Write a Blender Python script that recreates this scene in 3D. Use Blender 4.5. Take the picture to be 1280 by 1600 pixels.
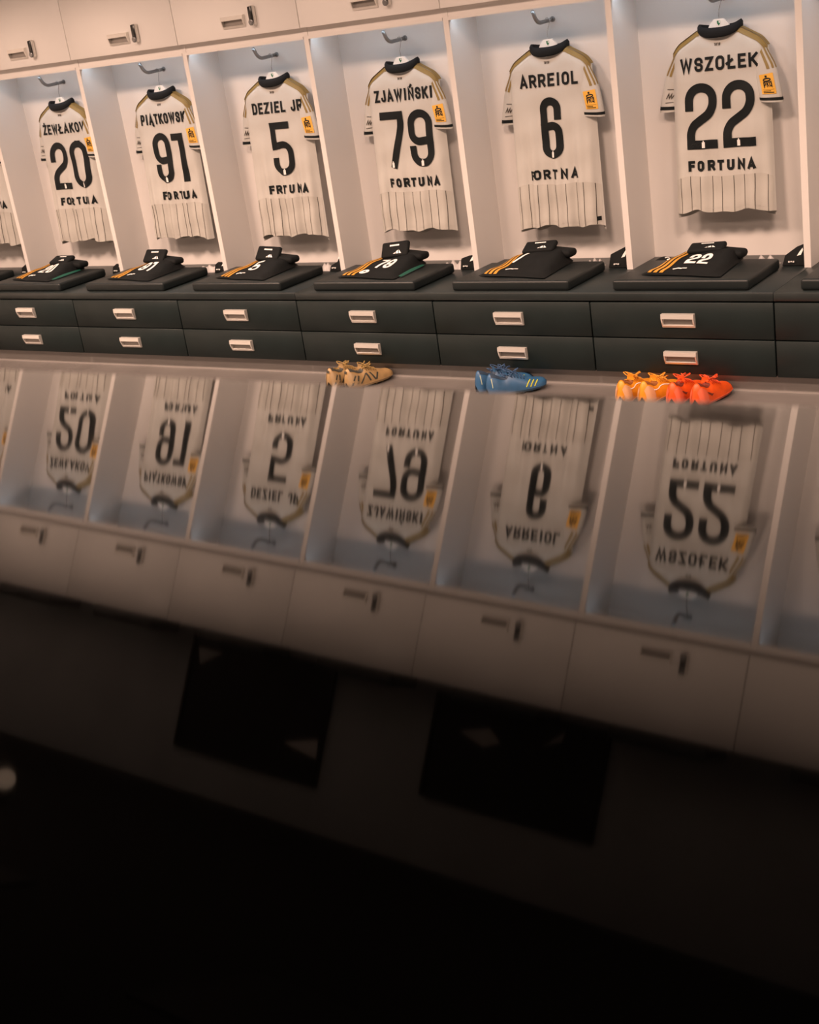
import bpy, bmesh, math, random
from mathutils import Vector, Matrix
for o in list(bpy.data.objects): bpy.data.objects.remove(o)
scene = bpy.context.scene
COL = scene.collection
PI = math.pi

# ------------------------------------------------------------------ camera
CAM = Vector((1.99129136, -5.3594018, 1.82585776))
FPX = 2122.8008768
def rodrigues(w):
    w = Vector(w); return Matrix.Rotation(w.length, 3, w.normalized())
RW = rodrigues((0.3992361, 0.60717571, -0.02828256)) @ Matrix(((1, 0, 0), (0, 0, -1), (0, 1, 0)))
cam_data = bpy.data.cameras.new('camera')
cam_data.sensor_fit = 'VERTICAL'; cam_data.sensor_height = 36.0
cam_data.lens = FPX * 36.0 / 1600.0
cam_data.clip_start = 0.01
cam_data.dof.use_dof = True; cam_data.dof.focus_distance = 6.0; cam_data.dof.aperture_fstop = 6.3
cam = bpy.data.objects.new('camera', cam_data); COL.objects.link(cam)
M3 = Matrix((RW[0], -RW[1], -RW[2])).transposed()
cam.matrix_world = Matrix.Translation(CAM) @ M3.to_4x4()
scene.camera = cam
def ray(u, v):
    return (RW.transposed() @ Vector(((u - 640) / FPX, (v - 800) / FPX, 1.0))).normalized()

# ------------------------------------------------------------------ world, exposure, lamps
world = bpy.data.worlds.new('world'); scene.world = world; world.use_nodes = True
world.node_tree.nodes['Background'].inputs[0].default_value = (1.0, 0.72, 0.55, 1)
world.node_tree.nodes['Background'].inputs[1].default_value = 0.02
scene.view_settings.view_transform = 'Standard'; scene.view_settings.look = 'None'
scene.view_settings.exposure = 0.0; scene.view_settings.gamma = 1.0
scene.view_settings.use_curve_mapping = False
WARM = (1.0, 0.665, 0.50)
COOL = (0.70, 0.85, 1.0)
LAMPS = [(x, y) for y in (-1.85, -3.6) for x in (-5.7, -4.0, -2.3, -0.6, 1.1, 2.8)]
LAMP_W = [0.80, 1.50, 0.92, 0.85, 0.92, 0.85] + [0.42] * 6  # second row of lamps is unseen, added as fill
E_MAIN = 92.0
E_LED = 0.58
CEIL = 3.1
def area(name, loc, rot, sx, sy, energy, color, spread=PI):
    l = bpy.data.lights.new(name, 'AREA'); l.shape = 'RECTANGLE'; l.size = sx; l.size_y = sy
    l.energy = energy; l.color = color; l.spread = spread
    o = bpy.data.objects.new(name, l); o.location = loc; o.rotation_euler = rot; COL.objects.link(o); return o
for (x, y), lw in zip(LAMPS, LAMP_W):
    area('panel_light', (x, y, CEIL - 0.015), (0, 0, 0), 0.56, 0.56, E_MAIN * lw, WARM, math.radians(139))

# ------------------------------------------------------------------ helpers
def lerp(a, b, t): return a + (b - a) * t
def sst(t): t = max(0., min(1., t)); return t * t * (3 - 2 * t)

def mat(name, col, rough=0.5, metal=0.0, spec=0.5, var=0.04, vscale=6.0, bump=0.0, bscale=200.0, ior=None, sheen=0.0, stretch=None):
    m = bpy.data.materials.new(name); m.use_nodes = True
    nt = m.node_tree; b = nt.nodes['Principled BSDF']
    b.inputs['Roughness'].default_value = rough; b.inputs['Metallic'].default_value = metal
    b.inputs['Specular IOR Level'].default_value = spec
    if ior: b.inputs['IOR'].default_value = ior
    if sheen: b.inputs['Sheen Weight'].default_value = sheen
    tc = nt.nodes.new('ShaderNodeTexCoord'); src = tc.outputs['Object']
    if stretch:
        mp = nt.nodes.new('ShaderNodeMapping'); mp.inputs['Scale'].default_value = stretch
        nt.links.new(src, mp.inputs[0]); src = mp.outputs[0]
    n = nt.nodes.new('ShaderNodeTexNoise'); n.inputs['Scale'].default_value = vscale; n.inputs['Detail'].default_value = 4
    nt.links.new(src, n.inputs['Vector'])
    r = nt.nodes.new('ShaderNodeValToRGB')
    r.color_ramp.elements[0].position = 0.3; r.color_ramp.elements[1].position = 0.7
    r.color_ramp.elements[0].color = tuple(max(0, c * (1 - var)) for c in col[:3]) + (1,)
    r.color_ramp.elements[1].color = tuple(min(1, c * (1 + var)) for c in col[:3]) + (1,)
    nt.links.new(n.outputs['Fac'], r.inputs[0]); nt.links.new(r.outputs[0], b.inputs['Base Color'])
    if bump:
        n2 = nt.nodes.new('ShaderNodeTexNoise'); n2.inputs['Scale'].default_value = bscale; n2.inputs['Detail'].default_value = 3
        nt.links.new(src, n2.inputs['Vector'])
        bp = nt.nodes.new('ShaderNodeBump'); bp.inputs['Strength'].default_value = bump; bp.inputs['Distance'].default_value = 0.002
        nt.links.new(n2.outputs['Fac'], bp.inputs['Height']); nt.links.new(bp.outputs[0], b.inputs['Normal'])
    return m
def emit_mat(name, col, strength):
    m = mat(name, col, 0.6); b = m.node_tree.nodes['Principled BSDF']
    b.inputs['Emission Color'].default_value = tuple(col) + (1,); b.inputs['Emission Strength'].default_value = strength
    return m

M = dict(
    laminate=mat('white_laminate', (0.88, 0.87, 0.85), 0.42, var=0.015, vscale=2.0, bump=0.03, bscale=90),
    panel=mat('white_panel', (0.72, 0.70, 0.68), 0.5, var=0.015, vscale=2.0, bump=0.03, bscale=90),
    charcoal=mat('charcoal_laminate', (0.0085, 0.0145, 0.0150), 0.45, spec=0.25, var=0.12, vscale=5, bump=0.05, bscale=160),
    bench=mat('charcoal_bench', (0.014, 0.020, 0.021), 0.38, spec=0.4, var=0.15, vscale=7, bump=0.06, bscale=120),
    gap=mat('dark_gap', (0.006, 0.006, 0.006), 0.8),
    leather=mat('black_leather', (0.006, 0.010, 0.011), 0.42, spec=0.4, var=0.15, vscale=9, bump=0.25, bscale=320),
    alu=mat('brushed_aluminium', (0.80, 0.78, 0.74), 0.38, metal=0.65, var=0.05, vscale=30, stretch=(1, 1, 12)),
    pocket_shade=mat('shaded_recess_metal', (0.30, 0.28, 0.26), 0.45, metal=0.5),  # darker grey stands in for the shade inside the handle pockets
    steel=mat('satin_steel', (0.27, 0.275, 0.28), 0.35, metal=0.8, var=0.05, vscale=20),
    keypad=mat('black_keypad', (0.02, 0.02, 0.02), 0.3),
    kick=mat('plinth_metal', (0.29, 0.275, 0.265), 0.35, metal=0.0, var=0.06, vscale=5, stretch=(1, 1, 10)),
    floor=mat('polished_floor', (0.13, 0.122, 0.117), 0.25, spec=0.5, var=0.12, vscale=3, bump=0.03, bscale=40),
    wall=mat('painted_wall', (0.75, 0.72, 0.68), 0.7, var=0.03, vscale=3, bump=0.05, bscale=150),
    darkwall=mat('dark_wall_paint', (0.50, 0.54, 0.56), 0.7, var=0.08, vscale=3, bump=0.05, bscale=150),
    ceil=mat('black_ceiling', (0.02, 0.02, 0.02), 0.9, var=0.08, vscale=3),
    poster=mat('dark_print', (0.010, 0.011, 0.013), 0.6),
    postermark=mat('pale_print', (0.75, 0.74, 0.72), 0.6),
    glass=mat('black_glass', (0.0006, 0.0006, 0.0006), 0.032, spec=0.5, var=0.1, ior=1.15),
    blackmetal=mat('black_metal', (0.012, 0.012, 0.012), 0.4, metal=0.3),
    shirt=mat('white_jersey', (0.52, 0.515, 0.485), 0.75, spec=0.25, var=0.02, vscale=14, bump=0.12, bscale=500, sheen=0.1),
    shirt_panel=mat('ivory_jersey', (0.48, 0.47, 0.435), 0.75, spec=0.25, var=0.03, vscale=14, bump=0.12, bscale=500),
    ink=mat('black_print', (0.007, 0.010, 0.011), 0.55, spec=0.2, var=0.05),
    stripe=mat('pinstripe_thread', (0.06, 0.05, 0.04), 0.7),
    collar=mat('black_knit', (0.010, 0.012, 0.014), 0.75, spec=0.2, bump=0.2, bscale=600),
    gold=mat('gold_stripe', (0.24, 0.165, 0.045), 0.6, var=0.06),
    badge=mat('orange_badge', (0.78, 0.42, 0.05), 0.6, var=0.03),
    white=mat('white_print', (0.82, 0.82, 0.80), 0.5, var=0.03),
    hanger=mat('white_plastic', (0.83, 0.83, 0.81), 0.35),
    wire=mat('chrome_wire', (0.6, 0.6, 0.6), 0.25, metal=0.9),
    green=mat('green_crest', (0.02, 0.16, 0.07), 0.5),
    teal=mat('teal_lining', (0.004, 0.075, 0.05), 0.6),
    black=mat('black_fabric', (0.0045, 0.0058, 0.0062), 0.75, spec=0.2, var=0.2, vscale=20, bump=0.2, bscale=400),
    sgold=mat('amber_stripe', (0.50, 0.24, 0.025), 0.6, var=0.08),
    led=emit_mat('led_diffuser', (0.85, 0.94, 1.0), 3.0),
    lampface=emit_mat('lamp_face', (1.0, 0.75, 0.55), 0.7),
    wrap=mat('crumpled_white', (0.42, 0.40, 0.39), 0.45, var=0.08, vscale=40),
)

def empty(name, loc):
    o = bpy.data.objects.new(name, None); o.empty_display_size = 0.05; o.location = loc; COL.objects.link(o); return o
def tag(o, label=None, cat=None, group=None, kind=None):
    if label: o['label'] = label
    if cat: o['category'] = cat
    if group: o['group'] = group
    if kind: o['kind'] = kind
    return o
def wloc(o):
    l = Vector((0, 0, 0))
    while o is not None: l += o.location; o = o.parent
    return l
def mesh(name, vs, fs, m, parent=None, smooth=False, origin=None):
    base = wloc(parent) if parent else Vector((0, 0, 0))
    og = Vector(origin) if origin is not None else (sum((Vector(v) for v in vs), Vector()) / max(1, len(vs)))
    me = bpy.data.meshes.new(name)
    me.from_pydata([tuple(Vector(v) - og) for v in vs], [], fs); me.update()
    bm = bmesh.new(); bm.from_mesh(me); bmesh.ops.recalc_face_normals(bm, faces=bm.faces); bm.to_mesh(me); bm.free()
    me.materials.append(M[m] if isinstance(m, str) else m)
    if smooth:
        for p in me.polygons: p.use_smooth = True
    o = bpy.data.objects.new(name, me); o.location = og - base; o.parent = parent; COL.objects.link(o)
    return o
class MB:
    def __init__(s): s.v = []; s.f = []
    def add(s, vs, fs):
        n = len(s.v); s.v += [tuple(v) for v in vs]; s.f += [tuple(i + n for i in f) for f in fs]; return s
    def box(s, x0, x1, y0, y1, z0, z1):
        return s.add([(x, y, z) for x in (x0, x1) for y in (y0, y1) for z in (z0, z1)],
                     [(0, 1, 3, 2), (4, 6, 7, 5), (0, 4, 5, 1), (2, 3, 7, 6), (0, 2, 6, 4), (1, 5, 7, 3)])
    def prism(s, pts, axis, a, b):      # pts 2-D polygon, extruded along axis from a to b
        def mk(p, t):
            if axis == 'x': return (t, p[0], p[1])
            if axis == 'y': return (p[0], t, p[1])
            return (p[0], p[1], t)
        n = len(pts)
        return s.add([mk(p, a) for p in pts] + [mk(p, b) for p in pts],
                     [tuple(range(n)), tuple(range(2 * n - 1, n - 1, -1))] + [(i, (i + 1) % n, n + (i + 1) % n, n + i) for i in range(n)])
    def tube(s, path, r, seg=8, cap=True):
        path = [Vector(p) for p in path]; n = len(path); rings = []
        t0 = (path[1] - path[0]).normalized(); up = Vector((0, 0, 1)) if abs(t0.z) < 0.9 else Vector((1, 0, 0))
        nrm = (up - t0 * up.dot(t0)).normalized()
        for i, p in enumerate(path):
            t = (path[min(i + 1, n - 1)] - path[max(i - 1, 0)]).normalized()
            nrm = (nrm - t * nrm.dot(t)).normalized(); bi = t.cross(nrm)
            rr = r[i] if isinstance(r, (list, tuple)) else r
            rings.append([p + (nrm * math.cos(2 * PI * k / seg) + bi * math.sin(2 * PI * k / seg)) * rr for k in range(seg)])
        vs = [v for ring in rings for v in ring]
        fs = [(i * seg + k, i * seg + (k + 1) % seg, (i + 1) * seg + (k + 1) % seg, (i + 1) * seg + k) for i in range(n - 1) for k in range(seg)]
        if cap: fs += [tuple(range(seg)), tuple((n - 1) * seg + k for k in range(seg))]
        return s.add(vs, fs)
    def grid(s, fn, nu, nv, closeu=False):
        vs = [fn(i / nu, j / nv) for j in range(nv + 1) for i in range(nu + (0 if closeu else 1))]
        w = nu if closeu else nu + 1
        fs = [(j * w + i, j * w + (i + 1) % w, (j + 1) * w + (i + 1) % w, (j + 1) * w + i) for j in range(nv) for i in range(nu)]
        return s.add(vs, fs)
    def build(s, name, m, parent=None, smooth=False, origin=None): return mesh(name, s.v, s.f, m, parent, smooth, origin)
def rbox(name, c, size, r, m, parent=None, seg=3, rot=None, squash=None):
    bm = bmesh.new(); bmesh.ops.create_cube(bm, size=1)
    bmesh.ops.scale(bm, vec=size, verts=bm.verts)
    bmesh.ops.bevel(bm, geom=list(bm.edges), offset=r, segments=seg, profile=0.5, affect='EDGES')
    if squash: squash(bm)
    if rot: bmesh.ops.rotate(bm, cent=(0, 0, 0), matrix=rot, verts=bm.verts)
    me = bpy.data.meshes.new(name); bm.to_mesh(me); bm.free()
    for p in me.polygons: p.use_smooth = True
    me.materials.append(M[m] if isinstance(m, str) else m)
    o = bpy.data.objects.new(name, me); base = wloc(parent) if parent else Vector((0, 0, 0))
    o.location = Vector(c) - base; o.parent = parent; COL.objects.link(o); return o

# ------------------------------------------------------------------ stroke lettering
G = {
 'A': (.62, [[(0, 0), (.5, 1), (1, 0)], [(.2, .26), (.8, .26)]]),
 'Ą': (.62, [[(0, 0), (.5, 1), (1, 0)], [(.2, .26), (.8, .26)], [(1, 0), (.88, -.18, .06), (1.1, -.24)]]),
 'B': (.55, [[(0, 0), (0, 1), (.9, 1, .2), (.9, .53, .2), (0, .53)], [(0, 0), (1, 0, .2), (1, .53, .2), (0, .53)]]),
 'D': (.56, [[(0, 0), (0, 1), (1, 1, .3), (1, 0, .3), (0, 0), (0, .2)]]),
 'E': (.48, [[(1, 1), (0, 1), (0, 0), (1, 0)], [(0, .52), (.85, .52)]]),
 'F': (.48, [[(1, 1), (0, 1), (0, 0)], [(0, .5), (.85, .5)]]),
 'I': (.12, [[(.5, 0), (.5, 1)]]),
 'J': (.46, [[(1, 1), (1, 0, .25), (0, 0, .25), (0, .25)]]),
 'K': (.58, [[(0, 0), (0, 1)], [(1, 1), (.12, .45)], [(.35, .58), (1, 0)]]),
 'L': (.46, [[(0, 1), (0, 0), (1, 0)]]),
 'Ł': (.52, [[(.12, 1), (.12, 0), (1, 0)], [(-.2, .36), (.62, .66)]]),
 'N': (.56, [[(0, 0), (0, 1), (1, 0), (1, 1)]]),
 'Ń': (.56, [[(0, 0), (0, 1), (1, 0), (1, 1)], [(.42, 1.2), (.68, 1.36)]]),
 'O': (.56, [[(.5, 1), (1, 1, .28), (1, 0, .28), (0, 0, .28), (0, 1, .28), (.5, 1), (.6, 1)]]),
 'P': (.53, [[(0, 0), (0, 1), (1, 1, .25), (1, .42, .25), (0, .42)]]),
 'R': (.55, [[(0, 0), (0, 1), (1, 1, .25), (1, .45, .25), (0, .45)], [(.5, .45), (1, 0)]]),
 'S': (.54, [[(1, .74), (1, 1, .25), (0, 1, .25), (0, .54, .22), (1, .48, .22), (1, 0, .25), (0, 0, .25), (0, .26)]]),
 'T': (.54, [[(0, 1), (1, 1)], [(.5, 1), (.5, 0)]]),
 'U': (.56, [[(0, 1), (0, 0, .28), (1, 0, .28), (1, 1)]]),
 'W': (.86, [[(0, 1), (.24, 0), (.5, .95), (.76, 0), (1, 1)]]),
 'Z': (.52, [[(0, 1), (1, 1), (0, 0), (1, 0)]]),
 'Ż': (.52, [[(0, 1), (1, 1), (0, 0), (1, 0)], [(.5, 1.2), (.5, 1.28)]]),
 ' ': (.2, []),
 '0': (.5, [[(.5, 1), (1, 1, .3), (1, 0, .3), (0, 0, .3), (0, 1, .3), (.5, 1), (.6, 1)]]),
 '1': (.28, [[(0, .96), (1, .96), (1, 0)]]),
 '2': (.5, [[(0, .68), (0, 1, .33), (1, 1, .33), (1, .58, .16), (0, .30, .14), (0, 0), (1, 0)]]),
 '5': (.5, [[(.92, 1), (.04, 1), (.04, .56), (1, .62, .3), (1, 0, .3), (0, 0, .3), (0, .24)]]),
 '6': (.5, [[(1, .72), (1, 1, .33), (0, 1, .33), (0, 0, .33), (1, 0, .33), (1, .56, .3), (0, .52)]]),
 '7': (.5, [[(0, 1), (1, 1), (1, .82, .1), (.42, 0)]]),
 '9': (.5, [[(0, .28), (0, 0, .33), (1, 0, .33), (1, 1, .33), (0, 1, .33), (0, .42, .3), (1, .46)]]),
}
def roundpath(pts):
    out = []; n = len(pts)
    for i, p in enumerate(pts):
        P_ = Vector(p[:2]); r = p[2] if len(p) > 2 else 0
        if r and 0 < i < n - 1:
            a = Vector(pts[i - 1][:2]) - P_; b = Vector(pts[i + 1][:2]) - P_
            ra = min(r, a.length * .5 if (i > 1 and len(pts[i - 1]) > 2) else a.length); rb = min(r, b.length * .5 if (i < n - 2 and len(pts[i + 1]) > 2) else b.length)
            A = P_ + a.normalized() * ra; B = P_ + b.normalized() * rb
            for k in range(9):
                t = k / 8; w = .74                              # rounder than a plain quadratic
                c1 = A.lerp(P_, .56); c2 = B.lerp(P_, .56)
                out.append(A * (1 - t) ** 3 + c1 * 3 * t * (1 - t) ** 2 + c2 * 3 * t * t * (1 - t) + B * t ** 3)
        else: out.append(P_)
    q = [out[0]]
    for p in out[1:]:
        if (p - q[-1]).length > 1e-5: q.append(p)
    return q
def ribbon(mb, pts, t, fn, cross=1, step=.012):
    pts = [Vector(p) for p in pts]
    d0 = (pts[0] - pts[1]).normalized(); pts[0] = pts[0] + d0 * t * .48
    d1 = (pts[-1] - pts[-2]).normalized(); pts[-1] = pts[-1] + d1 * t * .48
    offs = []
    for i, p in enumerate(pts):
        a = (p - pts[i - 1]).normalized() if i else (pts[1] - p).normalized()
        b = (pts[i + 1] - p).normalized() if i < len(pts) - 1 else a
        na = Vector((-a.y, a.x)); nb = Vector((-b.y, b.x)); m = na + nb
        if m.length < 1e-3: offs.append([(na, nb)]); continue
        m.normalize(); s = 1 / max(.3, m.dot(na))
        offs.append(m * min(s, 2.6))
    for i in range(len(pts) - 1):
        p, q = pts[i], pts[i + 1]; n = max(1, int((q - p).length / step + .5))
        op, oq = offs[i], offs[i + 1]
        if isinstance(op, list): op = op[0][1]
        if isinstance(oq, list): oq = oq[0][0]
        def g(u, v, p=p, q=q, op=op, oq=oq):
            c = p.lerp(q, v); o = op.lerp(oq, v); w = c + o * ((u - .5) * t); return fn(w.x, w.y)
        mb.grid(g, cross, n)
def text(mb, s, x0, z0, width, height, t, fn, gap=.16, cross=1, step=.012, monospace=None):
    ws = [G[c][0] if monospace is None else monospace for c in s]
    tot = sum(ws) + gap * (len(s) - 1) * 1.0
    # glyph boxes hold strokes of thickness t; widths scale so that the whole line spans width
    k = (width - t * len(s)) / max(1e-6, tot)
    x = x0
    for c, w in zip(s, ws):
        cw = w * k
        for st in G[c][1]:
            kx, ky = cw, height - t
            pts = roundpath_scaled(st, kx, ky)
            ribbon(mb, [(x + t / 2 + p.x, z0 + t / 2 + p.y) for p in pts], t, fn, cross, step)
        x += cw + t + gap * k
def roundpath_scaled(st, kx, ky):
    q = []
    for p in st:
        q.append((p[0] * kx, p[1] * ky) + ((p[2] * ky * .5 if False else min(p[2] * ky, max(kx, 1e-4) * .5 * 1.0 if kx > 0 else 1),) if len(p) > 2 else ()))
    return roundpath(q)

# ------------------------------------------------------------------ layout
P = 0.85
UNITS = list(range(-8, 3))              # unit k spans X = kP .. (k+1)P
Z_B = 0.447; Z_DT = 0.408; Z_DM = 0.242; Z_DB = 0.082
Y_DIV = 0.437; Y_DOOR = 0.400; Z_DOORB = 1.712; Z_DOORT = 2.133; Z_NICHE = 1.655
Y_BACK = 0.690
def ywall(z): return 0.698 - (1.66 - z) * 0.045
SN = {-6: 'twenty', -5: 'ninety-one', -4: 'five', -3: 'seventy-nine', -2: 'six', -1: 'twenty-two'}
def near(k, what, rel):
    """what + where: rel is a word such as 'below' or 'above'"""
    if k in SN: return '%s %s the shirt numbered %s' % (what, rel, SN[k])
    return what + {-8: ' at the far left end, outside the photo', -7: ' by the left photo edge, left of shirt twenty',
                   0: ' by the right photo edge, right of shirt twenty-two', 1: ' two lockers right of shirt twenty-two', 2: ' at the far right end, outside the photo',
                   3: ' closing the right end of the row, outside the photo'}[k]

# ------------------------------------------------------------------ room shell
X0, X1, Y0 = -8 * P - 0.02, 4.2, -8.2
def struct(name, mb, m, kind='structure'): o = mb.build(name, m); o['kind'] = kind; return o
struct('floor', MB().box(X0, X1, Y0, 0.85, -0.1, 0.0), 'floor')
struct('ceiling', MB().box(X0, X1, Y0, 0.85, CEIL, CEIL + .1), 'ceil')
WB = struct('wall_back', MB().box(X0, X1, 0.86, 0.96, 0, CEIL), 'wall')
struct('wall_upper', MB().box(X0, X1, 0.70, 0.86, Z_DOORT + .005, CEIL), 'darkwall')
struct('wall_left', MB().box(X0 - .1, X0, Y0, 0.96, 0, CEIL), 'wall')
struct('wall_right', MB().box(X1, X1 + .1, Y0, 0.96, 0, CEIL), 'wall')
struct('wall_front', MB().box(X0, X1, Y0 - .1, Y0, 0, CEIL), 'wall')
struct('baseboard_lockers', MB().box(X0, 3 * P, 0.05, 0.062, 0.0, Z_DB + .01).box(X0, 3 * P, 0.044, 0.05, 0.0, 0.008), 'kick')

# tilted back panels of the niches
for k in UNITS:
    x0, x1 = k * P + .015, (k + 1) * P - .015
    mb = MB().box(x0, x1, Y_BACK, Y_BACK + .018, Z_B, 1.695)
    mb.build('back_panel', 'panel', WB)
for k in UNITS + [3]:
    mb = MB().box(k * P - .015, k * P + .015, Y_DIV, 0.80, Z_B, Z_DOORB - .002)
    o = mb.build('locker_divider', 'panel')
    tag(o, near(k, 'white upright divider board', 'on the left of'), 'divider', 'upright divider boards')

# ------------------------------------------------------------------ pulls
def make_pull(cx, yf, z0, z1, w=.152):
    """hooded recessed pull: metal cheeks, hood, back plate and bottom lip, standing proud of plane yf"""
    h = z1 - z0; a, b = cx - w / 2, cx + w / 2; mb = MB()
    side = [(yf, z0), (yf - .006, z0), (yf - .016, z0 + .35 * h), (yf - .022, z1 - .3 * h), (yf - .020, z1), (yf, z1)]
    mb.prism(side, 'x', a, a + .006); mb.prism(side, 'x', b - .006, b)
    mb.prism([(yf - .020, z1), (yf - .022, z1 - .34 * h), (yf - .018, z1 - .36 * h), (yf - .010, z1 - .1 * h), (yf, z1 - .06 * h), (yf, z1)], 'x', a + .006, b - .006)
    mb.prism([(yf, z0), (yf - .006, z0), (yf - .011, z0 + .16 * h), (yf - .007, z0 + .2 * h), (yf, z0 + .17 * h)], 'x', a + .006, b - .006)
    return mb

# ------------------------------------------------------------------ drawer units
for k in UNITS:
    x0, x1 = k * P, (k + 1) * P
    u = empty('drawer_unit', ((x0 + x1) / 2, .25, Z_DB))
    tag(u, near(k, 'charcoal two-drawer bench unit', 'below'), 'drawer unit', 'drawer units under the bench')
    MB().box(x0 + .001, x1 - .001, .022, .80, Z_DB, Z_DT + .002).build('carcass', 'gap', u)
    for z0, z1, hz in ((Z_DB, Z_DM - .0025, (.128, .187)), (Z_DM + .0025, Z_DT - .005, (.294, .356))):
        d = rbox('drawer', ((x0 + x1) / 2, .010, (z0 + z1) / 2), (P - .007, .020, z1 - z0), .0015, 'charcoal', u, seg=1)
        MB().box(x0 + .355, x0 + .495, -.0015, .0005, hz[0] + .008, hz[1] - .01).build('handle_shade_plate', 'pocket_shade', d)
        h = make_pull(x0 + .425, 0.0, *hz).build('handle', 'alu', d); h['label'] = 'satin aluminium hooded handle'

# bench slabs, jointed every third unit
JO = [-8, -6, -3, 0, 3]
BL = ['charcoal bench slab at the far left end of the row', 'charcoal bench slab under the shirts twenty, ninety-one and five',
      'charcoal bench slab under the shirts seventy-nine, six and twenty-two', 'charcoal bench slab right of the number twenty-two shirt']
for a, b, l in zip(JO[:-1], JO[1:], BL):
    o = rbox('bench_slab', ((a + b) / 2 * P, .40, (Z_DT + Z_B) / 2 + .001), ((b - a) * P - .0015, .80, Z_B - Z_DT - .002), .0015, 'bench', None, seg=1)
    tag(o, l, 'bench', 'bench slabs')

# ------------------------------------------------------------------ overhead cabinets with lit niches
for k in UNITS:
    x0, x1 = k * P, (k + 1) * P; cx = (x0 + x1) / 2
    u = empty('overhead_cabinet', (cx, .55, Z_DOORB))
    tag(u, near(k, 'white overhead cabinet with keypad lock', 'above'), 'cabinet', 'overhead cabinets')
    MB().box(x0 + .001, x1 - .001, .424, .70, Z_DOORB + .002, Z_DOORT).build('carcass', 'laminate', u)
    MB().box(x0 + .002, x1 - .002, .4215, .424, Z_DOORB + .004, Z_DOORT - .002).build('shadow_gap_sheet', 'gap', u)  # dark sheet standing in for the shadow gap between the doors
    d = rbox('door', (cx, .410, (Z_DOORB + Z_DOORT) / 2), (P - .005, .020, Z_DOORT - Z_DOORB), .0012, 'laminate', u, seg=1)
    MB().box(x0 + .356, x0 + .496, Y_DOOR - .0015, Y_DOOR + .0005, 1.766, 1.808).build('handle_shade_plate', 'pocket_shade', d)
    h = make_pull(x0 + .426, Y_DOOR, 1.758, 1.818).build('handle', 'alu', d); h['label'] = 'satin aluminium hooded handle'
    lk = rbox('keypad_lock', (x0 + .566, Y_DOOR - .0125, 1.806), (.036, .025, .098), .010, 'alu', d, seg=3)
    lk['label'] = 'black keypad lock with silver body and round knob'
    # sub-part pieces of the lock are modelled into the door's third level
    rbox('keypad', (x0 + .565, Y_DOOR - .026, 1.812), (.029, .003, .078), .0014, 'keypad', d, seg=1)
    kb = MB(); kb.grid(lambda a, b: (x0 + .564 + [.015, .015, .010, 0.0001][min(3, int(b * 3 + .01))] * math.cos(2 * PI * a), Y_DOOR - .024 - [0, .008, .010, .008][min(3, int(b * 3 + .01))], 1.774 + [.015, .015, .010, 0.0001][min(3, int(b * 3 + .01))] * math.sin(2 * PI * a)), 20, 3, True)
    kb.build('lock_knob', 'steel', d, True)
    MB().box(x0 + .0155, x1 - .0155, Y_DIV + .002, Y_DIV + .020, Z_NICHE, Z_DOORB - .001).build('rail', 'panel', u)
    MB().box(x0 + .0155, x1 - .0155, Y_DIV - .004, Y_DIV + .002, Z_NICHE, Z_NICHE + .014).build('rail_lip', 'panel', u)
    MB().box(x0 + .0155, x1 - .0155, Y_DIV + .020, .688, Z_DOORB - .012, Z_DOORB - .001).build('niche_top', 'panel', u)
    MB().box(x0 + .03, x1 - .03, Y_DIV + .024, Y_DIV + .036, Z_DOORB - .018, Z_DOORB - .012).build('led_strip', 'led', u)
    area('led_light', (cx, Y_DIV + .034, Z_DOORB - .021), (math.radians(-18), 0, 0), P - .10, .014, E_LED, COOL)

# ------------------------------------------------------------------ cushions
def bulge(bm):
    for v in bm.verts:
        if v.co.z > 0: v.co.z += .004 * (1 - (v.co.x / .31) ** 2) * (1 - (v.co.y / .19) ** 2)
for k in UNITS:
    c = rbox('seat_cushion', (k * P + .42, .222, Z_B + .0245), (.63, .385, .049), .013, 'leather', None, seg=4, squash=bulge)
    tag(c, near(k, 'black padded seat cushion', 'below'), 'cushion', 'bench seat cushions')

# ------------------------------------------------------------------ coat hooks
for k in UNITS:
    if k in (-8, 2): continue
    cx = k * P + .435; yb = Y_BACK - .0005
    u = empty('coat_hook', (cx, yb, 1.59))
    tag(u, near(k, 'grey bent steel coat hook', 'above'), 'hook', 'coat hooks')
    path = [(cx, yb, 1.59), (cx, yb - .06, 1.588), (cx, yb - .12, 1.586)]
    for i in range(1, 9):
        a = i / 8 * math.radians(70); path.append((cx, yb - .12 - .06 * math.sin(a), 1.586 + .06 * (1 - math.cos(a))))
    path.append((cx, yb - .188, 1.642))
    MB().tube(path, .0095, 10).build('hook_arm', 'steel', u, True)
    mp = MB(); mp.grid(lambda a, b: (cx + [.013, .013, .011, .0001][int(b * 3 + .01)] * math.cos(2 * PI * a), yb - [0, .005, .007, .007][int(b * 3 + .01)], 1.59 + [.013, .013, .011, .0001][int(b * 3 + .01)] * math.sin(2 * PI * a)), 16, 3, True)
    mp.build('mount_disc', 'steel', u, True)

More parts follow.
